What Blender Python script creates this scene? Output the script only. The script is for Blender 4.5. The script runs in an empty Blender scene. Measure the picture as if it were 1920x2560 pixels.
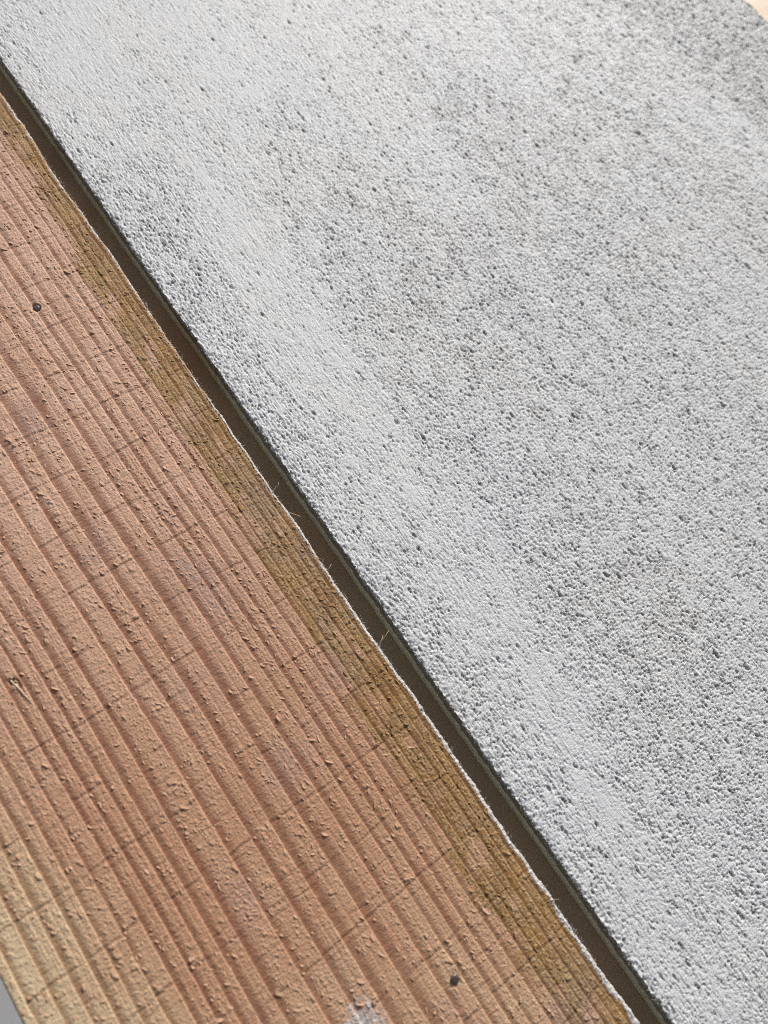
import bpy, math, random
import numpy as np
from mathutils import Matrix, Vector

scene = bpy.context.scene
COL = scene.collection
MM = 0.001
random.seed(7)

# ------------------------------------------------------------------ camera
f_px = 1923.0
V = np.array([-4960., 6880., f_px]); hs = .5
tt = (V @ V) / (4960 + 6880 * hs)
Ev = np.array([V[0] + tt, V[1] - hs * tt, f_px])
fl = np.diag([1, 1, -1.])
dv = fl @ (V / np.linalg.norm(V)); ev = fl @ (Ev / np.linalg.norm(Ev)); nv = np.cross(ev, dv)
RW = np.array([ev, dv, nv])                       # camera axes -> world axes
CAM_H = 183.0
cam_d = bpy.data.cameras.new("camera"); cam = bpy.data.objects.new("camera", cam_d); COL.objects.link(cam)
m = Matrix.Identity(4)
for i in range(3):
    for j in range(3):
        m[i][j] = RW[i, j]
m[2][3] = CAM_H * MM
cam.matrix_world = m
cam_d.sensor_fit = 'VERTICAL'; cam_d.sensor_height = 36.0; cam_d.sensor_width = 27.0
cam_d.lens = f_px / 2560 * 36.0
cam_d.clip_start = 0.01; cam_d.clip_end = 20
cam_d.dof.use_dof = True; cam_d.dof.focus_distance = 0.205; cam_d.dof.aperture_fstop = 13.0
scene.camera = cam

# ------------------------------------------------------------------ light
SUN_DIR = np.array([.70, .56, 0.]); SUN_DIR /= np.linalg.norm(SUN_DIR)
SUN_EL = math.radians(25)
world = bpy.data.worlds.new("World"); scene.world = world; world.use_nodes = True
wn = world.node_tree.nodes; wl = world.node_tree.links
sky = wn.new("ShaderNodeTexSky"); sky.sky_type = 'NISHITA'; sky.sun_disc = False
sky.sun_elevation = SUN_EL; sky.sun_rotation = math.atan2(SUN_DIR[0], SUN_DIR[1])
bg = wn["Background"]; bg.inputs[1].default_value = 0.085
sky.air_density = 1.0; sky.dust_density = 4.0; sky.ozone_density = 1.0
pale = wn.new("ShaderNodeHueSaturation"); pale.inputs["Saturation"].default_value = .5      # thin bright overcast
wl.new(sky.outputs[0], pale.inputs["Color"]); wl.new(pale.outputs[0], bg.inputs[0])
sd = bpy.data.lights.new("sun", 'SUN'); sd.energy = 3.3; sd.angle = math.radians(5.5); sd.color = (1.0, .98, .96)
sun = bpy.data.objects.new("sun", sd); COL.objects.link(sun)
L = Vector((SUN_DIR[0] * math.cos(SUN_EL), SUN_DIR[1] * math.cos(SUN_EL), math.sin(SUN_EL)))
sun.rotation_euler = L.to_track_quat('Z', 'Y').to_euler()
scene.view_settings.view_transform = 'Standard'; scene.view_settings.look = 'None'
scene.view_settings.exposure = 0.14; scene.view_settings.gamma = 1.0
scene.cycles.max_bounces = 6; scene.cycles.filter_width = 0.9; scene.cycles.use_denoising = False

# ------------------------------------------------------------------ noise toolbox (numpy, millimetres)
U32 = np.uint32
def ihash(ix, iy, seed):
    h = (ix.astype(np.int64) & 0xffffffff).astype(U32) * U32(374761393) + (iy.astype(np.int64) & 0xffffffff).astype(U32) * U32(668265263) + U32((seed * 2246822519 + 3266489917) & 0xffffffff)
    h ^= h >> U32(13); h *= U32(1274126177); h ^= h >> U32(16); h *= U32(2246822519); h ^= h >> U32(15)
    return h
def r01(ix, iy, seed):
    return ihash(ix, iy, seed).astype(np.float32) * np.float32(1 / 4294967296.)
def gnoise(x, y, seed):
    """2-D gradient noise, about -1..1"""
    x0 = np.floor(x); y0 = np.floor(y); fx = (x - x0).astype(np.float32); fy = (y - y0).astype(np.float32)
    ix = x0.astype(np.int64); iy = y0.astype(np.int64)
    u = fx * fx * fx * (fx * (fx * 6 - 15) + 10); v = fy * fy * fy * (fy * (fy * 6 - 15) + 10)
    def g(dx, dy):
        a = r01(ix + dx, iy + dy, seed) * np.float32(6.2831853)
        return np.cos(a) * (fx - dx) + np.sin(a) * (fy - dy)
    a = g(0, 0); b = g(1, 0); c = g(0, 1); d = g(1, 1)
    return ((a + (b - a) * u) * (1 - v) + (c + (d - c) * u) * v) * np.float32(1.5)
def fbm(x, y, seed, oct=3, gain=.5):
    s = 0; a = 1.; n = 0
    for o in range(oct):
        s = s + a * gnoise(x * 2 ** o + 17.3 * o, y * 2 ** o + 9.1 * o, seed + 31 * o); n += a; a *= gain
    return s / n
def sstep(a, b, x):
    t = np.clip((x - a) / (b - a), 0, 1); return t * t * (3 - 2 * t)
def cells(x, y, sx, sy, seed, jit=.9):
    """yield offset (mm) and four random fields for the 3x3 jittered cells round each point"""
    gx = x / sx; gy = y / sy; cx = np.floor(gx).astype(np.int64); cy = np.floor(gy).astype(np.int64)
    for i in (-1, 0, 1):
        for j in (-1, 0, 1):
            a = cx + i; b = cy + j
            px = (a + .5 + jit * (r01(a, b, seed) - .5)) * sx; py = (b + .5 + jit * (r01(a, b, seed + 1) - .5)) * sy
            yield (x - px).astype(np.float32), (y - py).astype(np.float32), r01(a, b, seed + 2), r01(a, b, seed + 3), r01(a, b, seed + 4)
def graded(a, b, f):
    out = [a]
    while out[-1] < b: out.append(out[-1] + f(out[-1]))
    return np.array(out)

# ------------------------------------------------------------------ object helpers
def thing(name, label, cat, loc=(0, 0, 0), group=None):
    o = bpy.data.objects.new(name, None); COL.objects.link(o); o.location = loc; o.empty_display_size = .01
    o["label"] = label; o["category"] = cat
    if group: o["group"] = group
    return o
def mesh_obj(name, verts, faces, mat, parent=None, smooth=True):
    me = bpy.data.meshes.new(name); me.from_pydata([tuple(v) for v in verts], [], [tuple(q) for q in faces]); me.update()
    if smooth: me.polygons.foreach_set("use_smooth", [True] * len(me.polygons))
    o = bpy.data.objects.new(name, me); COL.objects.link(o); me.materials.append(mat)
    if parent: o.parent = parent
    return o
def grid_obj(name, P, attrs, mat, parent=None):
    """P: (ny, nc, 3) closed cross-section loft along ny; nc columns wrap round the board"""
    ny, nc, _ = P.shape
    me = bpy.data.meshes.new(name)
    idx = np.arange(ny * nc, dtype=np.int32).reshape(ny, nc)
    nx = np.roll(idx, -1, axis=1)
    B = 8; nby = -(-(ny - 1) // B); nbx = -(-nc // B)
    w = P.reshape(-1, 3) + np.array(parent.location)
    c_ = (w - np.array([0, 0, CAM_H * MM])) @ RW                                   # into camera axes
    u = c_[:, 0] / -c_[:, 2] * f_px + 960; v = -c_[:, 1] / -c_[:, 2] * f_px + 1280
    mg = 170
    vis = ((u > -mg) & (u < 1920 + mg) & (v > -mg) & (v < 2560 + mg)).reshape(ny, nc)
    pad = np.zeros((nby * B, nbx * B), bool); pad[:min(ny, nby * B), :nc] = vis[:nby * B]
    fine = pad.reshape(nby, B, nbx, B).any(axis=(1, 3))
    fine[:, :4] = True; fine[:, -4:] = True
    fq = np.repeat(np.repeat(fine, B, 0), B, 1)[:ny - 1, :nc]
    q = np.stack([idx[:-1], nx[:-1], nx[1:], idx[1:]], axis=-1)[fq]
    bi, bj = np.nonzero(~fine)
    i0 = bi * B; i1 = np.minimum(i0 + B, ny - 1); j0 = bj * B; j1 = np.minimum(j0 + B, nc) % nc
    q = np.concatenate([q, np.stack([idx[i0, j0], idx[i0, j1], idx[i1, j1], idx[i1, j0]], axis=-1)])
    nq = len(q)
    loops = np.concatenate([q.ravel(), idx[0][::-1], idx[-1]])
    used = np.zeros(ny * nc, bool); used[loops] = True; remap = np.cumsum(used) - 1
    loops = remap[loops]
    me.vertices.add(int(used.sum())); me.vertices.foreach_set("co", P.reshape(-1, 3)[used].astype(np.float32).ravel())
    starts = np.concatenate([np.arange(nq) * 4, [nq * 4, nq * 4 + nc]])
    me.loops.add(len(loops)); me.loops.foreach_set("vertex_index", loops.astype(np.int32))
    me.polygons.add(nq + 2); me.polygons.foreach_set("loop_start", starts.astype(np.int32))
    me.polygons.foreach_set("use_smooth", np.concatenate([np.ones(nq, bool), np.zeros(2, bool)]))
    me.update(calc_edges=True)
    for k, a in attrs.items():
        at = me.attributes.new(k, 'FLOAT', 'POINT'); at.data.foreach_set("value", np.ascontiguousarray(a, dtype=np.float32).ravel()[used])
    o = bpy.data.objects.new(name, me); COL.objects.link(o); me.materials.append(mat)
    if parent: o.parent = parent
    return o
def profile(xs, t, r, nw=7, na=6):
    """closed board section: left wall, left round, top, right round, right wall -> x, z, normal, walk-coordinate"""
    xl, xr = xs[0], xs[-1]
    X = []; Z = []; NX = []; NZ = []; S = []
    for k in range(nw):
        z = -t + (t - r) * k / nw; X.append(xl); Z.append(z); NX.append(-1); NZ.append(0); S.append(xl + z)
    for k in range(na):
        a = math.pi / 2 * k / na; X.append(xl + r - r * math.cos(a)); Z.append(-r + r * math.sin(a)); NX.append(-math.cos(a)); NZ.append(math.sin(a)); S.append(xl - r + r * a)
    for x in xs[(xs > xl + r) & (xs < xr - r)]:
        X.append(x); Z.append(0); NX.append(0); NZ.append(1); S.append(x)
    for k in range(na):
        a = math.pi / 2 * (1 - k / na); X.append(xr - r + r * math.cos(a)); Z.append(-r + r * math.sin(a)); NX.append(math.cos(a)); NZ.append(math.sin(a)); S.append(xr + r - r * a)
    for k in range(nw + 1):
        z = -r - (t - r) * k / nw; X.append(xr); Z.append(z); NX.append(1); NZ.append(0); S.append(xr - z)
    return [np.array(a, dtype=np.float64) for a in (X, Z, NX, NZ, S)]

# ------------------------------------------------------------------ material helpers
class NT:
    def __init__(s, name):
        s.mat = bpy.data.materials.new(name); s.mat.use_nodes = True; s.t = s.mat.node_tree; s.n = s.t.nodes; s.l = s.t.links
        s.b = s.n["Principled BSDF"]
    def node(s, typ, **kw):
        n = s.n.new(typ)
        for k, v in kw.items(): setattr(n, k, v)
        return n
    def put(s, sock, v):
        if hasattr(v, "is_output"): s.l.new(v, sock)
        else: sock.default_value = v
    def attr(s, k):
        n = s.node("ShaderNodeAttribute", attribute_name=k); return n.outputs["Fac"]
    def mix(s, fac, a, b, blend='MIX'):
        n = s.node("ShaderNodeMix", data_type='RGBA', blend_type=blend)
        s.put(n.inputs[0], fac); s.put(n.inputs[6], a if hasattr(a, "is_output") else (*a, 1)); s.put(n.inputs[7], b if hasattr(b, "is_output") else (*b, 1)); return n.outputs[2]
    def math(s, op, a, b=0., clamp=False):
        n = s.node("ShaderNodeMath", operation=op, use_clamp=clamp); s.put(n.inputs[0], a); s.put(n.inputs[1], b); return n.outputs[0]
    def ramp(s, v, a, b, lo=0., hi=1.):
        n = s.node("ShaderNodeMapRange", interpolation_type='SMOOTHSTEP'); s.put(n.inputs[0], v)
        for i, x in enumerate((a, b, lo, hi)): n.inputs[i + 1].default_value = x
        return n.outputs[0]
    def noise(s, scale, detail=3., stretch=(1, 1, 1), rough=.55, dist=0.):
        tc = s.node("ShaderNodeTexCoord"); mp = s.node("ShaderNodeMapping"); mp.inputs["Scale"].default_value = stretch
        s.l.new(tc.outputs["Object"], mp.inputs["Vector"])
        n = s.node("ShaderNodeTexNoise"); n.inputs["Scale"].default_value = scale; n.inputs["Detail"].default_value = detail
        n.inputs["Roughness"].default_value = rough; n.inputs["Distortion"].default_value = dist
        s.l.new(mp.outputs[0], n.inputs["Vector"]); return n.outputs["Fac"]
    def bump(s, hgt, dist, strength=1.):
        n = s.node("ShaderNodeBump"); n.inputs["Distance"].default_value = dist; n.inputs["Strength"].default_value = strength
        s.l.new(hgt, n.inputs["Height"]); s.l.new(n.outputs[0], s.b.inputs["Normal"])
    def out(s, col, rough=.6, spec=.3):
        s.put(s.b.inputs["Base Color"], col if hasattr(col, "is_output") else (*col, 1)); s.put(s.b.inputs["Roughness"], rough); s.b.inputs["Specular IOR Level"].default_value = spec
        return s.mat
def mat_white_paint():
    k = NT("chalky white paint on rough wood")
    broad = k.noise(28, 2); cool = k.noise(45, 2, (1, .35, 1)); grain = k.noise(1500, 3, (1, .12, 1)); speck = k.noise(4200, 2)
    c = k.mix(k.ramp(broad, .35, .65), (.705, .715, .72), (.71, .71, .695))
    c = k.mix(k.ramp(cool, .45, .7, 0, .3), c, (.675, .685, .71))
    c = k.mix(k.ramp(grain, .45, .75, 0, .22), c, (.55, .545, .53))
    c = k.mix(k.ramp(speck, .6, .8, 0, .25), c, (.48, .46, .43))
    c = k.mix(k.attr("worn_shade"), c, (.36, .315, .27))
    c = k.mix(k.attr("pit"), c, (.23, .205, .18))
    c = k.mix(k.attr("fringe"), c, (.13, .11, .08))
    c = k.mix(k.attr("side"), c, (.46, .47, .33))
    h = k.math('ADD', k.math('MULTIPLY', grain, .6), k.math('MULTIPLY', speck, .7))
    k.bump(h, .00026, .9)
    return k.out(c, .6, .45)
def mat_sawn_wood():
    k = NT("rough sawn larch")
    big = k.noise(16, 2); blot = k.noise(55, 3, (1, .6, 1)); fib = k.noise(1900, 3, (.22, 1, 1)); fine = k.noise(3600, 2); band = k.noise(420, 3, (.12, 1, 1)); och = k.noise(240, 4, (1, .45, 1), .65)
    late = k.attr("late")
    c = k.mix(k.ramp(big, .35, .65), (.50, .268, .155), (.525, .29, .175))
    c = k.mix(k.attr("pink"), c, (.70, .445, .325))
    c = k.mix(k.attr("pale"), c, (.66, .50, .315))
    c = k.mix(k.math('MULTIPLY', k.ramp(blot, .5, .72, 0, .55), k.attr("violet")), c, (.37, .235, .22))
    lc = k.mix(k.ramp(band, .35, .65), (.30, .122, .066), (.24, .098, .052))
    lc = k.mix(k.attr("pale"), lc, (.40, .235, .12))
    c = k.mix(k.math('MULTIPLY', k.attr("red"), k.ramp(fib, .3, .6, .35, .8)), c, (.36, .13, .085))
    c = k.mix(k.ramp(fib, .5, .8, 0, .3), c, (.30, .175, .11))
    c = k.mix(k.ramp(fine, .6, .85, 0, .28), c, (.62, .46, .32))
    c = k.mix(k.math('MULTIPLY', late, k.ramp(fib, .25, .75, .66, 1.)), c, lc)
    oc = k.mix(k.ramp(och, .35, .65), (.34, .17, .038), (.225, .105, .03))
    oc = k.mix(k.ramp(blot, .5, .68, 0, .75), oc, (.27, .17, .11))
    oc = k.mix(k.math('MULTIPLY', late, .55), oc, (.14, .075, .03))
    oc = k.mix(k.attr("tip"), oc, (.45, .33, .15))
    c = k.mix(k.attr("ochre"), c, oc)
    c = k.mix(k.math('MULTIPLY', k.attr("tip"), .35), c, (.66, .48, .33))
    c = k.mix(k.attr("dark"), c, (.17, .095, .06))
    c = k.mix(k.attr("paint"), c, k.mix(k.ramp(fine, .4, .65), (.66, .645, .63), (.46, .42, .40)))
    h = k.math('ADD', k.math('MULTIPLY', fib, 1.), k.math('MULTIPLY', fine, .6))
    k.bump(h, .00026, .9)
    return k.out(c, .66, .22)
def mat_plain(name, a, b, scale, stretch=(1, 1, 1), rough=.6, spec=.3, bump=0., metal=0., lo=.35, hi=.65):
    k = NT(name); n = k.noise(scale, 4, stretch)
    if bump: k.bump(n, bump)
    k.b.inputs["Metallic"].default_value = metal
    return k.out(k.mix(k.ramp(n, lo, hi), a, b), rough, spec)

M_white = mat_white_paint(); M_wood = mat_sawn_wood()
M_fibre = mat_plain("pale torn wood fibre", (.70, .60, .42), (.55, .43, .28), 400, rough=.7)
M_grey_fibre = mat_plain("paint coated fibre", (.62, .60, .56), (.45, .42, .36), 400, rough=.7)
M_sliver = mat_plain("lifted sliver", (.58, .36, .235), (.49, .285, .175), 350, rough=.7)
M_sliver_ochre = mat_plain("lifted stained sliver", (.34, .20, .07), (.24, .135, .05), 500, rough=.7)
M_nail = mat_plain("dull steel", (.15, .115, .10), (.10, .08, .07), 1800, rough=.30, spec=.8, metal=.3, bump=.00003)
M_back = mat_plain("smooth dark brown panel", (.39, .235, .145), (.28, .215, .14), 26, (1, .35, 1), rough=.55)
M_ground = mat_plain("pale grey concrete", (.44, .44, .435), (.40, .40, .40), 9, rough=.8, bump=.0002)
M_pine = mat_plain("pale planed pine", (.80, .66, .48), (.74, .52, .36), 170, (.14, 1, 1), rough=.5)

# ------------------------------------------------------------------ setting
g = mesh_obj("ground", [(-2, -2, -.4000), (2, -2, -.4000), (2, 2, -.4000), (-2, 2, -.4000)], [(0, 1, 2, 3)], M_ground, None, False)
g["kind"] = "structure"
def box(name, x0, x1, y0, y1, z0, z1, mat, bev=.0006):
    import bmesh
    bm = bmesh.new(); bmesh.ops.create_cube(bm, size=1)
    cx, cy, cz = (x0 + x1) / 2, (y0 + y1) / 2, (z0 + z1) / 2
    for v in bm.verts: v.co = Vector((v.co.x * (x1 - x0), v.co.y * (y1 - y0), v.co.z * (z1 - z0)))
    bmesh.ops.bevel(bm, geom=bm.edges[:], offset=bev, segments=2, affect='EDGES', profile=.5)
    me = bpy.data.meshes.new(name); bm.to_mesh(me); bm.free(); me.materials.append(mat)
    o = bpy.data.objects.new(name, me); o.location = (cx, cy, cz); COL.objects.link(o); return o
tb = thing("work_table", "table with a smooth dark brown top, seen only at the bottom of the gap", "table", (.30, .10, -.40))
def tpart(*a):
    o = box(*a); o.parent = tb; o.location = Vector(o.location) - tb.location; return o
tpart("table_top", -.030, .64, -.16, .36, -.0300, -.0072, M_back)
for lx in (-.026, .59):
    for ly in (-.156, .31): tpart("leg", lx, lx + .046, ly, ly + .046, -.3995, -.0302, M_back)
o = box("pine_plank", .3625, .62, .02, .36, -.0071, -.0030, M_pine)
o["label"] = "pale cream planed wood just past the white board in the top right corner"; o["category"] = "plank"

# ------------------------------------------------------------------ white painted board
CTRL = [(72,246,.5,.1),(79,216,.15,.05),(65,212,.5,.1),(121,228,.15,.2),(155,218,.26,.25),(160,175,.42,.45),(212,196,.42,.42),(237,178,.45,.5),(263,157,.55,.6),(323,157,.9,1.),(325,126,.9,1.),(272,130,.5,.6),(289,101,.35,.4),(200,144,.6,.7),(248,118,.7,.7),(212,112,.7,.6),(242,89,.5,.5),(270,76,.6,.6),(106,177,.25,.4),(80,191,.5,.15),(77,166,.75,.4),(74,141,.75,.4),(89,137,.2,.1),(122,143,.55,.5),(131,112,.7,.6),(86,110,.2,.15),(67,97,.7,.3),(86,79,.3,.25),(109,82,.6,.5),(142,73,.75,.6),(183,60,.8,.5),(230,46,.7,.4),(145,47,.6,.5),(137,29,.5,.5),(175,23,.8,.5),(178,-2,.7,.4),(68,61,.8,.3),(78,48,.35,.25),(71,20,.8,.3),(92,20,.4,.3),(83,1,.35,.25),(111,9,.7,.5),(128,-16,.6,.7),(149,-29,.6,.5),(102,-18,.85,.5),(123,-45,.8,.4),(85,-13,.35,.2),(66,-35,.85,.3),(76,-47,.35,.2),(71,-59,.3,.25),(60,-57,.7,.3),(96,-56,.8,.4),(92,-74,.8,.3),(72,-80,.5,.4),(81,-92,.6,.3),(114,-68,.9,.4)]
XL_W, XR_W, T_W = 61.7, 358.5, 7.2
def build_white():
    root = thing("painted_board", "wide rough board painted chalky white, right of the dark gap", "board", (.21, .09, -.007))
    xs = graded(XL_W, XR_W, lambda x: .215 + (.49 - .215) * max(0, min(1, (x - 70) / 250)))
    xs = xs / 1.0; xs[-1] = XR_W
    ys = np.concatenate([np.arange(-150, -112, 2.5), graded(-112, 262, lambda y: .21 + .22 * max(0, min(1, (y + 60) / 280))), np.arange(265, 320, 3.)])
    X, Z, NX, NZ, S = profile(xs, T_W, .35, 16)
    x = np.broadcast_to(S[None, :], (len(ys), len(S))); y = np.broadcast_to(ys[:, None], x.shape)
    # roughness and pit density of the torn surface, spread along the grain
    wx = x + 2.2 * gnoise(x / 14, y / 40, 5); num = 0; nump = 0; den = 1e-9
    for (cx, cy, r, p) in CTRL:
        sx = 7.5 + .05 * (cx - 60); sy = 22 + .08 * (cx - 60)
        w = np.exp(-((wx - cx) / sx) ** 2 - ((y - cy) / sy) ** 2).astype(np.float32) + np.float32(1e-6) / (1 + ((wx - cx) / 20) ** 2 + ((y - cy) / 40) ** 2).astype(np.float32)
        num = num + w * r; nump = nump + w * p; den = den + w
    rough = num / den; pits = nump / den
    streak = fbm(x / 3.4, y / 34, 11, 2); patch = fbm(x / 7, y / 9, 12, 2)
    rough = np.clip(.12 + .84 * rough + .20 * streak + .20 * patch, .16, 1.1)
    pits = np.clip(pits + .22 * patch + .12 * streak, .04, 1.)
    bx = x + .55 * gnoise(x / 2.3, y / 3.1, 21) + .18 * gnoise(x / .8, y / .9, 20); by = y + .55 * gnoise(x / 2.5, y / 2.2, 22) + .18 * gnoise(x / .9, y / .8, 19)
    rx = bx * .80 - by * .57; ry = bx * .57 + by * .80                    # lumps lie a little across the sawing direction
    b1 = gnoise(rx / .95, ry / .66, 23); b2 = gnoise(rx / .42, ry / .34, 24); b3 = gnoise(x / 2.6, y / 3.6, 26); b4 = gnoise(x / .23, y / .26, 27)
    crag = -np.abs(gnoise(rx / .85 + 40, ry / .72, 37)) + .32                  # sharp torn creases rather than soft lumps
    b5 = gnoise(x / .34, y / 2.8, 30); mod = .6 + .8 * sstep(-.4, .5, gnoise(x / 3.1, y / 5.0, 31))
    plate = np.clip(b1 * .8 + .75 * b2 + .5 * b4 + .4 * b5 * sstep(130, 70, x) + .02, -1, .03)                # flat paint film broken by torn hollows
    strk = 1 + 1.1 * sstep(125, 66, x)
    H = rough * mod * (.29 * plate + .06 * b2 + .055 * strk * b5 + .085 * b4) + rough * .09 * b3
    H = H + .034 * gnoise(x / .42, y / 4.5, 25) * (1.25 - rough * .6) + .03 * gnoise(x / .55, y / .7, 28) + .015 * b4
    # torn-out pores
    torn = sstep(.18, .62, -(.75 * b1 + .65 * b2) + .25 * gnoise(x / .3, y / .45, 29)) * np.clip(.25 + pits, 0, 1) * np.clip(rough * 1.4, .2, 1)
    H = H - .21 * torn; pit = (.52 * torn).astype(np.float32)
    for sx, sy, seed, r0, dep, el, dens in ((1.3, 1.3, 41, .23, .26, 1.1, .75), (2.4, 2.9, 51, .32, .36, 1.5, .45), (.72, .75, 61, .16, .22, 1.1, 1.25)):
        acc = np.zeros_like(x, dtype=np.float32)
        for dx, dy, a, b, c in cells(x + .32 * b2 + .12 * b4, y + .30 * b1 + .12 * b4, sx, sy, seed):
            on = (a < dens * pits * 1.0)
            rr = r0 * (.55 + .8 * b) * (1 + .55 * sstep(140, 320, x)); e = el * (.8 + .9 * c)
            d2 = (dx / rr) ** 2 + (dy / (rr * e)) ** 2
            acc = np.maximum(acc, on * np.exp(-d2 * d2 * .8) * (.55 + .45 * c))
        H = H - 1.2 * dep * acc * (.6 + .5 * rough); pit = np.maximum(pit, acc * dep / .42)
    # long torn grooves along the grain
    acc = np.zeros_like(x, dtype=np.float32)
    for dx, dy, a, b, c in cells(x + .25 * gnoise(x / 2, y / 3, 71), y, 5.0, 9.0, 73, 1.):
        ln = 1.2 + 2.6 * b * b; on = (a < .30)
        acc = np.maximum(acc, on * np.exp(-(dx / (.15 + .1 * c)) ** 2) * sstep(ln, ln * .7, np.abs(dy)) * (.5 + .5 * sstep(-ln, ln, dy)))
    H = H - .3 * acc * sstep(70, 62, x * 0 + 66); pit = np.maximum(pit, acc * .8)
    # fine brush ridges
    H = H + .06 * np.clip(gnoise(x / .6, y / 8, 81) - .2, 0, 1) * 2
    # ragged arris
    side_l = sstep(XL_W + .45, XL_W - .5, x)
    edge = sstep(XL_W + 2.2, XL_W, x) * sstep(XL_W - 3.4, XL_W - 1.4, x)
    H = H + edge * (.40 * gnoise(y / 1.1, x / 1.2, 91) + .26 * gnoise(y / .45, x / .5, 92) - .12)
    flat = np.where(x < XL_W, sstep(XL_W - 3.4, XL_W - 1.6, x), 1.)            # the lower side is planed smooth
    flat = np.where(x > XR_W, sstep(XR_W + 2, XR_W + .5, x), flat)
    H = H * flat
    jx = .12 * gnoise(y / 3.1, y * 0 + .5, 95) + .16 * gnoise(y / 38, y * 0 + 4.5, 97)
    jx = jx * sstep(XL_W + 6, XL_W, x)
    P = np.empty(x.shape + (3,))
    P[..., 0] = X + NX * H + jx; P[..., 1] = y + .12 * edge * gnoise(y / .5, x / .5, 98); P[..., 2] = Z + NZ * H
    P *= MM; P -= np.array(root.location)
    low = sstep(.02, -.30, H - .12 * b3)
    worn_shade = np.clip(sstep(.35, 1., pits) * sstep(.1, .5, patch + .3) * .22 + .16 * low * rough, 0, .8) * (x < XR_W)  # thin paint on pitted patches, plus shade painted into the low hollows
    fringe = sstep(XL_W - .1, XL_W - .55, x + .45 * gnoise(y / .6, x / .6, 93) + .35 * gnoise(y / 2.4, x / 2, 99)) * sstep(XL_W - 4.6, XL_W - 3.0, x + .9 * gnoise(y / 1.5, x, 94))
    side = sstep(XL_W - 3.2, XL_W - 4.3, x + .35 * gnoise(y / 1.3, x, 96))
    grid_obj("plank", P, dict(pit=np.clip(pit * 1.15 - .12, 0, 1) * flat, worn_shade=worn_shade, fringe=fringe, side=side), M_white, root)
    return root
white = build_white()

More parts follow.
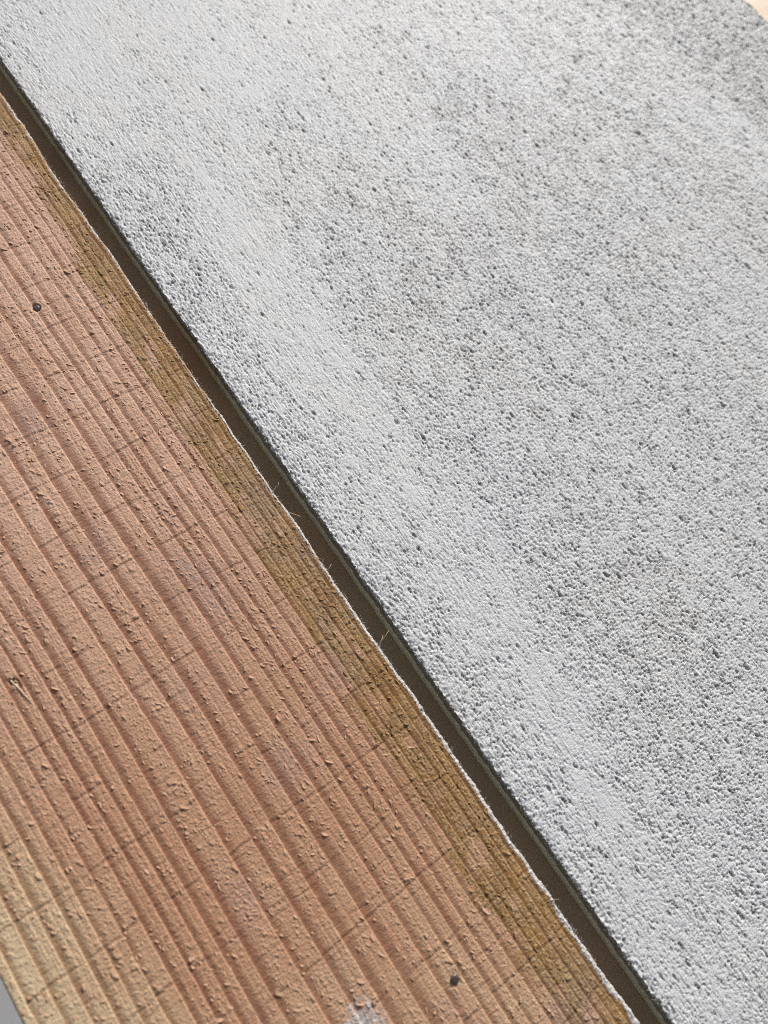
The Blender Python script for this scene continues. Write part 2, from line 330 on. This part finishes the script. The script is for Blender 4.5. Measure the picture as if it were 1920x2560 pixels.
# ------------------------------------------------------------------ pink sawn board
XL_P, XR_P, T_P = -44.9, 55.4, 7.0
CREST = np.array([-62, -58, -54, -50.5, -46.6, -42.8, -38.8, -34.9, -31.0, -27.3, -23.3, -19.4, -16, -12.5, -9.2, -5, 1.5, 6.8, 12, 18.2, 24, 28.7, 32.1, 35.5, 39.4, 42.6, 45.0, 47.2, 49.0, 51.2, 53.2, 55.6, 58, 61, 64, 67])
NAILS = [(29.7, 142.8), (27.4, -51.0)]
SAW_Y0, SAW_D = -2.9, 13.85
def build_pink():
    root = thing("sawn_board", "rough sawn pinkish wood board with raised grain ridges, left of the dark gap", "board", (.005, .09, -.007))
    xs = graded(XL_P, XR_P, lambda x: .175); xs[-1] = XR_P
    ys = np.concatenate([np.arange(-120, -88, 2.5), graded(-88, 218, lambda y: .175 + .17 * max(0, min(1, (y + 20) / 200))), np.arange(221, 320, 3.)])
    X, Z, NX, NZ, S = profile(xs, T_P, .7)
    x = np.broadcast_to(S[None, :], (len(ys), len(S))); y = np.broadcast_to(ys[:, None], x.shape)
    wy = np.interp(ys, [-110, 0, 30, 60, 85, 130, 220, 320], [.1, 0, -.35, -1.0, -1.9, -2.9, -4.2, -5])[:, None]
    xr = x - wy * sstep(50, 30, x) + .30 * gnoise(x / 12, y / 45, 3) + .05 * gnoise(x / 3, y / 7, 4)
    i = np.clip(np.searchsorted(CREST, xr.ravel()).reshape(x.shape) - 1, 0, len(CREST) - 2)
    wdt = CREST[i + 1] - CREST[i]; t = ((xr - CREST[i]) / wdt).astype(np.float32)
    ra = r01(i, i * 0, 5); rb = r01(i, i * 0, 6)
    och_n = gnoise(x / 3, y / 12, 8)
    step = r01(np.floor((y - SAW_Y0) / SAW_D).astype(np.int64), i * 0, 9)          # colour boundary jumps between saw marks
    ob = np.interp(ys, [-110, -45, -12, 40, 80, 155, 196, 320], [39.5, 40.2, 41.3, 42.2, 42.6, 45.4, 47.4, 50])[:, None]
    ochre = sstep(-1.7, 2.0, x - ob - .8 + 2.0 * och_n + 2.2 * (step - .5) + 1.0 * gnoise(x / .9, y / 2, 10))
    ochre = .9 * ochre * (1 - .8 * sstep(.02, .5, fbm(x / 4, y / 10, 14, 2)) * sstep(55, 47, x))
    wl = .34 + .22 * ra + .10 * gnoise(x / 6, y / 18, 7)
    late = sstep(wl, wl * .35, t + .10 * gnoise(x / .8, y / .35, 15)) * sstep(.04, .2, t * wdt) * (.78 + .22 * rb)
    # a thin secondary line inside some years
    t2 = t - (.55 + .15 * rb); late = np.maximum(late, (ra > .3) * .6 * sstep(.13, .0, t2) * (t2 > -.005))
    A = (.165 + .06 * rb) * np.clip(wdt / 4.5, .45, 1.2) * (1 - .35 * ochre)
    prof = sstep(-.1, .5, t) * .85 + .15 * t
    H = A * prof - .05 * late * sstep(0, .1, t)
    lip = np.exp(-((1 - t) * wdt / .22) ** 2); H = H + .03 * lip
    H = H + (ra > .3) * .04 * (sstep(.02, -.03, t2) * sstep(-.4, -.03, t2))
    line = sstep(.04, .15, t * wdt) * sstep(.30, .12, t * wdt + .05 * gnoise(x, y / 2, 17)) * (.6 + .4 * ra)
    early = np.clip(1 - .82 * late, 0, 1)
    dense = np.clip(.72 + .8 * fbm(x / 11, y / 15, 16, 2), .12, 1.)
    # torn flakes: a scale that rises towards its free edge and drops off sharply, free edge turned from the light
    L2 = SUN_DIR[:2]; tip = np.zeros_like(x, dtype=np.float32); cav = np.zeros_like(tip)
    def flakes(sx, sy, seed, wid, lng, hgt, prob, spread, curve):
        nonlocal H, tip, cav
        acc = np.zeros_like(x, dtype=np.float32); tp = np.zeros_like(acc); cv = np.zeros_like(acc)
        px = x + .18 * gnoise(x / .9, y / .9, seed + 20); py = y + .18 * gnoise(x / .8, y / .9, seed + 21)
        for dx, dy, a, b, c in cells(px, py, sx, sy, seed):
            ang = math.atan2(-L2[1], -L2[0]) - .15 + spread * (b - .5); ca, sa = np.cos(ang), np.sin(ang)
            q = dx * ca + dy * sa; p = -dx * sa + dy * ca
            w = wid * (.55 + .9 * c); l = lng * (.6 + .8 * b)
            q = q + curve * p * p / w
            env = sstep(1., .35, np.abs(p) / w); up = sstep(-l, .1, q) ** 2.2 * (q <= .0) + sstep(.13, 0., q) * (q > 0)
            on = (a < prob * dense)
            hh = on * env * up * (.5 + .6 * c)
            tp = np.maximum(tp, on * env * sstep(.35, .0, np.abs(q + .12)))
            cv = np.maximum(cv, on * env * sstep(.0, .12, q) * sstep(.55, .15, q))
            acc = np.maximum(acc, hh)
        H = H + hgt * acc * early; tip = np.maximum(tip, tp * early); cav = np.maximum(cav, cv * early)
    flakes(.62, .52, 161, .24, .42, .11, 1., 1.7, .25)
    flakes(1.0, .85, 101, .36, .7, .11, 1., 1.5, .25)
    flakes(1.8, 1.5, 121, .62, 1.0, .13, .5, 1.3, .3)
    flakes(3.2, 2.6, 141, 1.0, 1.5, .22, .2, 1.3, .35)
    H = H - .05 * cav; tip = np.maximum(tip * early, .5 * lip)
    H = H + early * (.03 * gnoise(x / .8, y / .4, 18) + .045 * gnoise(x / .4, y / .3, 19)) + .012 * gnoise(x / 1.6, y / .28, 20)
    H = H + ochre * (.045 * gnoise(x / .55, y / 2.2, 24) + .05 * gnoise(x / 1.1, y / .9, 25))
    # saw kerf marks straight across the grain
    ky = y - SAW_Y0 + .5 * (r01(i, i * 0, 38) - .5) + .5 * gnoise(x / 16, y / 30, 30) + .12 * gnoise(x / 1.2, y / 4, 31)
    kn = np.round(ky / SAW_D); kd = ky - kn * SAW_D
    seg = .6 * gnoise(x / 7, kn * 7.7, 32) + 1.1 * (r01(i, kn.astype(np.int64), 39) - .5)
    kerf = sstep(.55, .04, np.abs(kd)) * sstep(-.35, .3, seg + .25)
    k2 = ky + 1.9 + .5 * (r01(i, i * 0, 41) - .5) + .35 * gnoise(x / 14, y / 9, 36); kn2 = np.round(k2 / 4.6); kd2 = k2 - kn2 * 4.6
    kerf2 = sstep(.5, .04, np.abs(kd2)) * sstep(-.1, .45, .6 * gnoise(x / 4.5, kn2 * 5.3, 33) + 1.2 * (r01(i, kn2.astype(np.int64), 40) - .5) + .25 * sstep(60, 140, y))
    H = H - .12 * kerf - .07 * kerf2 + .05 * sstep(.24, .4, kd) * sstep(1.6, .4, kd) * sstep(-.2, .4, seg)
    dark = np.clip(.33 * kerf + .25 * kerf2 * (1 - .3 * late), 0, .8)
    # slightly dished between kerfs
    H = H + .03 * gnoise(x / 20, y / 14, 34)
    # nail holes, torn fibre hole
    for n, (nx_, ny_) in enumerate(NAILS):
        d = np.hypot(x - nx_, y - ny_)
        if n == 0: H = np.where(d < 2.2, H - .55 * sstep(1.35, .95, d + .2 * gnoise(x, y, 35)), H); tip = np.maximum(tip, 1.4 * sstep(.5, .1, np.abs(d - 1.3)) * (y - ny_ + .4 * (nx_ - x) < .3))  # sunk nail: one side of the hole rim painted paler as its lit edge
        else: H = H - .12 * sstep(1.9, 1.0, d)
    hx, hy = x + 18.6, y - 54.6
    hole = np.exp(-(hx / .8) ** 4 - (hy / .7) ** 4) + .7 * np.exp(-((hx - .95 + .0 * hy) / .4) ** 2) * sstep(.5, -.2, hy) * sstep(-4.4, -1, hy)
    H = H - .5 * hole; dark = np.maximum(np.maximum(dark, .5 * line), .9 * np.clip(hole, 0, 1))
    # white paint: a smear near the lower edge and along the right arris
    rim_w = np.interp(ys, [-110, -60, 0, 40, 80, 150, 320], [1.6, 1.15, .75, .5, .38, .3, .3])[:, None]
    rn = gnoise(y / 5, x / 5, 43); rim = sstep(.25, -.25, XR_P + .35 - rim_w - .25 - x + .55 * rn * rim_w + .25 * gnoise(x / .5, y / .7, 44) + .0)
    rim = rim * np.interp(gnoise(y / 4.5, y * 0 + 2.5, 45) + np.interp(ys, [-60, 60, 100], [.9, .6, .0])[:, None], [-.3, .1], [.25, 1.])
    pd = np.hypot((x - 6.6) / 4.6, (y + 46.2) / 5.0)
    smear = sstep(1.15, .55, pd + .5 * gnoise(x / 1.6, y / 1.2, 46) + .25 * gnoise(x / .6, y / .5, 47)) * (.55 + .45 * sstep(-.3, .3, gnoise(x / .8, y / .6, 48)))
    paint = np.clip(np.maximum(rim, smear), 0, 1)
    H = H + .10 * rim * (gnoise(x / .5, y / .9, 49) + .4) + .07 * smear * (.6 + gnoise(x / .55, y / .6, 50))
    # ragged right arris
    edge = sstep(XR_P - 1.6, XR_P, x) * sstep(XR_P + 2.4, XR_P + .6, x)
    H = H + edge * (.14 * gnoise(y / .8, x, 91) + .08 * gnoise(y / .33, x / .5, 92))
    flat = np.where(x > XR_P, sstep(XR_P + 2.6, XR_P + .9, x), 1.) * np.where(x < XL_P, sstep(XL_P - 2.5, XL_P - .7, x), 1.)
    H = H * flat
    jx = (.38 * gnoise(y / 17, y * 0 + .5, 95) + .22 * gnoise(y / 5, y * 0 + 2.5, 96) - .55 * np.exp(-((y - 66) / 4.) ** 2) * (y > 62) * 0) * sstep(XR_P - 5, XR_P, x)
    P = np.empty(x.shape + (3,))
    P[..., 0] = X + NX * H + jx; P[..., 1] = y; P[..., 2] = Z + NZ * H
    P *= MM; P -= np.array(root.location)
    pink = sstep(-20, 130, y) * (.85 + .4 * gnoise(x / 8, y / 12, 55)) * (1 - .0 * late)  # pinker wood towards the far end, with the stronger light there painted in
    pale = sstep(.0, 1., np.clip((-14 - x) / 26, 0, 1) + .35 * np.clip((-10 - y) / 40, -1, 1) + .18 * gnoise(x / 9, y / 14, 56))
    violet = sstep(-.05, .45, gnoise(x / 16, y / 20, 57) + .35 * sstep(20, 90, y) * sstep(30, 0, x))
    red = late * sstep(.15, .55, gnoise(x / 4, y / 7, 58)) * .8
    grid_obj("plank", P, dict(late=late * (1 - .3 * sstep(60, 160, y)), ochre=ochre, tip=np.clip(tip * .8, 0, 1), dark=dark * (1 - .6 * smear), paint=paint, pink=np.clip(pink, 0, 1), pale=np.clip(pale, 0, 1), violet=np.clip(violet, 0, 1), red=np.clip(red, 0, 1)), M_wood, root)
    FLD.update(s=S, y=ys, H=H, early=early, ochre=ochre, wy=wy[:, 0])
    return root
FLD = {}
pink = build_pink()

# ------------------------------------------------------------------ nails (parts of the sawn board)
def lathe(name, rings, mat, parent, n=28, dimple=None):
    vs = []; fs = []
    for k, (r, z) in enumerate(rings):
        for j in range(n):
            a = 2 * math.pi * j / n; w = 1 + .03 * math.sin(3 * a + 1.3) * (k < len(rings) - 1)
            r_ = r * .88; vs.append((r_ * w * math.cos(a) * MM, r_ * w * math.sin(a) * MM, z * MM))
    for k in range(len(rings) - 1):
        for j in range(n):
            fs.append((k * n + j, k * n + (j + 1) % n, (k + 1) * n + (j + 1) % n, (k + 1) * n + j))
    fs.append(tuple(range((len(rings) - 1) * n, len(rings) * n)))
    return mesh_obj(name, vs, fs, mat, parent)
RINGS = [(.62, -4.), (.62, -.55), (1.0, -.5), (1.13, -.36), (1.16, -.20), (1.10, -.02), (.95, .13), (.75, .20), (.5, .25), (.2, .275), (.12, .255), (.02, .255)]
nl = lathe("nail", RINGS, M_nail, pink); nl.location = (Vector((NAILS[0][0], NAILS[0][1], -.22)) * MM) - pink.location; nl.rotation_euler = (math.radians(4), math.radians(-6), .4)
nl["label"] = "small nail sunk in its hole near the left side"
n2 = nl.copy(); n2.location = (Vector((NAILS[1][0], NAILS[1][1], .38)) * MM) - pink.location; n2.rotation_euler = (math.radians(9), math.radians(-9), .9)
n2["label"] = "small nail with its head standing proud near the lower edge"; COL.objects.link(n2)

# ------------------------------------------------------------------ torn splinters and fibres
def strand(pts, r0, r1, nseg=5):
    """tapered tube through pts (mm): verts, faces"""
    vs = []; fs = []; pts = [Vector(p) for p in pts]; n = len(pts)
    for k, p in enumerate(pts):
        d = (pts[min(k + 1, n - 1)] - pts[max(k - 1, 0)]).normalized()
        a = d.orthogonal().normalized(); b = d.cross(a); r = r0 + (r1 - r0) * k / (n - 1)
        for j in range(nseg):
            w = 2 * math.pi * j / nseg; vs.append((p + a * math.cos(w) * r + b * math.sin(w) * r * .6) * MM)
    for k in range(n - 1):
        for j in range(nseg): fs.append((k * nseg + j, k * nseg + (j + 1) % nseg, (k + 1) * nseg + (j + 1) % nseg, (k + 1) * nseg + j))
    fs.append(tuple(range(nseg))[::-1]); fs.append(tuple(range((n - 1) * nseg, n * nseg)))
    return vs, fs
def splinter(parent, pts, r0, r1, mat, label=None):
    vs, fs = strand(pts, r0, r1); loc = Vector(parent.location)
    o = mesh_obj("splinter", [v - loc for v in vs], fs, mat, parent)
    if label: o["label"] = label
    return o
xe = XR_P
splinter(pink, [(-18.8, 55.0, -.15), (-18.5, 53.8, .1), (-18.1, 52.4, .28), (-17.9, 51.0, .33), (-17.5, 49.4, .28), (-17.3, 47.6, .2)], .34, .10, M_fibre, "pale long fibre lifted out of the face")
splinter(pink, [(-18.1, 53.6, .0), (-18.2, 52.6, .3), (-18.5, 51.6, .35)], .16, .05, M_fibre)
SP = [[(54.9, 64.6, -.1), (55.7, 65.0, .1), (56.5, 65.4, .45), (57.0, 65.2, .8), (57.6, 66.0, 1.0)], [(55.1, 58.4, -.1), (56.2, 56.9, .1), (57.3, 55.5, .2), (57.5, 54.8, .5)],
      [(55.0, 39.6, -.1), (56.1, 39.7, .2), (57.0, 40.2, .4)], [(54.9, 16.5, -.1), (56.5, 17.2, .3), (58.0, 17.6, .9), (59.2, 18.2, 1.3)], [(55.0, 15.9, -.1), (56.4, 17.1, .1), (57.6, 18.1, .4)],
      [(54.2, -14.0, .0), (55.1, -13.7, .35), (55.7, -13.2, .7), (55.7, -12.6, 1.2)], [(54.0, -52.2, .1), (55.2, -52.6, .3), (56.4, -53.3, .6)], [(54.9, -48.8, -.1), (55.6, -49.6, .2), (55.9, -49.3, .7)],
      [(54.6, 97.0, -.1), (55.5, 97.9, .3), (55.9, 98.2, .9)], [(54.6, 129.0, -.1), (55.6, 130.4, .3), (55.7, 131.5, .6)], [(54.8, -36.0, -.1), (55.7, -35.5, .3)], [(54.9, -25.0, -.1), (55.7, -24.6, .4)], [(54.9, -61.0, -.1), (55.7, -60.2, .5)], [(54.9, 78.0, -.1), (55.5, 79.0, .6)], [(54.8, 166., -.1), (55.7, 167.3, .5)]]
for k, pts in enumerate(SP):
    splinter(pink, pts, .20 if k in (0, 3, 5, 6) else .13, .05, M_fibre)
def fuzz(name, parent, n, seed, mat, fn):
    rnd = random.Random(seed); V_ = []; F_ = []; loc = Vector(parent.location)
    for _ in range(n):
        pts, r = fn(rnd); vs, fs = strand(pts, r, r * .3, 3); b = len(V_)
        V_ += [v - loc for v in vs]; F_ += [tuple(i + b for i in q) for q in fs]
    o = mesh_obj(name, V_, F_, mat, parent); o["kind"] = "stuff"; return o
def fz_white(rnd):
    y = rnd.uniform(-110, 255); x = XL_W + rnd.uniform(-.15, .5); z = rnd.uniform(-1.5, -.1); l = rnd.uniform(.25, .8)
    a = rnd.uniform(-1.6, 1.6); return [(x, y, z), (x - .3 * l, y + .4 * l * math.sin(a), z + .1), (x - .62 * l, y + .9 * l * math.sin(a), z - .3 * l * rnd.random())], rnd.uniform(.03, .07)
def fz_pink(rnd):
    y = rnd.uniform(-68, 215); x = XR_P - rnd.uniform(.1, .8); z = rnd.uniform(-.2, .05); l = rnd.uniform(.3, 1.1) * (1.6 if rnd.random() < .06 else 1); a = rnd.uniform(-1.3, 1.3)
    return [(x, y, z), (x + .35 * l, y + .3 * l * math.sin(a), z + .15 * l), (x + .7 * l, y + .8 * l * math.sin(a), z + rnd.uniform(-.1, .5) * l)], rnd.uniform(.03, .075)
fuzz("edge_fibre", white, 2600, 3, M_grey_fibre, fz_white)
fuzz("edge_fibre", pink, 750, 4, M_grey_fibre, fz_pink)

def torn_flakes(name, n, seed, mat, want_ochre):
    """thin curled chips standing off the sawn face, each rooted on the relief with its free edge lifted"""
    rnd = random.Random(seed); VV = []; FF = []; loc = Vector(pink.location); made = 0
    down = math.atan2(-SUN_DIR[1], -SUN_DIR[0]) - .25
    while made < n:
        x = rnd.uniform(-44.3, 54.3); y = rnd.uniform(-84, 205)
        j = int(np.searchsorted(FLD["s"], x)); i = int(np.searchsorted(FLD["y"], y))
        if rnd.random() > FLD["early"][i, j] ** 1.5: continue
        if (FLD["ochre"][i, j] > .5) != want_ochre: continue
        if rnd.random() > .35 + .9 * math.sin(x * .31 + math.sin(y * .13) * 2) * math.sin(y * .17 + x * .05) + .3: continue
        z = float(FLD["H"][i, j]) - .02; big = rnd.random() < .10
        wd = rnd.uniform(.28, .75) * (1.7 if big else 1); ln = rnd.uniform(.22, .5) * (1.5 if big else 1); lift = rnd.uniform(.09, .22) * (1.3 if big else 1)
        a = down + rnd.gauss(0, .45); dx, dy = math.cos(a), math.sin(a); px, py = -dy, dx; bow = rnd.uniform(-.1, .45); tw = rnd.uniform(-.6, .6)
        b = len(VV)
        for k in range(5):
            f = (k - 2) / 2
            for q in range(3):
                g = q / 2; ex = f * wd * (1 - .25 * g * f * f); fw = ln * g * (1 - bow * f * f) + .04 * rnd.uniform(-1, 1)
                hz = lift * (g ** 1.6) * (1 - .75 * f * f) * (1 + tw * f)
                VV.append(Vector((x + px * ex + dx * fw, y + py * ex + dy * fw, z + hz)) * MM - loc)
        for k in range(4):
            for q in range(2): FF.append((b + k * 3 + q, b + k * 3 + 3 + q, b + k * 3 + 4 + q, b + k * 3 + 1 + q))
        made += 1
    o = mesh_obj(name, VV, FF, mat, pink); o["kind"] = "stuff"
torn_flakes("torn_flake", 4200, 9, M_sliver, False)
torn_flakes("torn_flake", 500, 12, M_sliver_ochre, True)
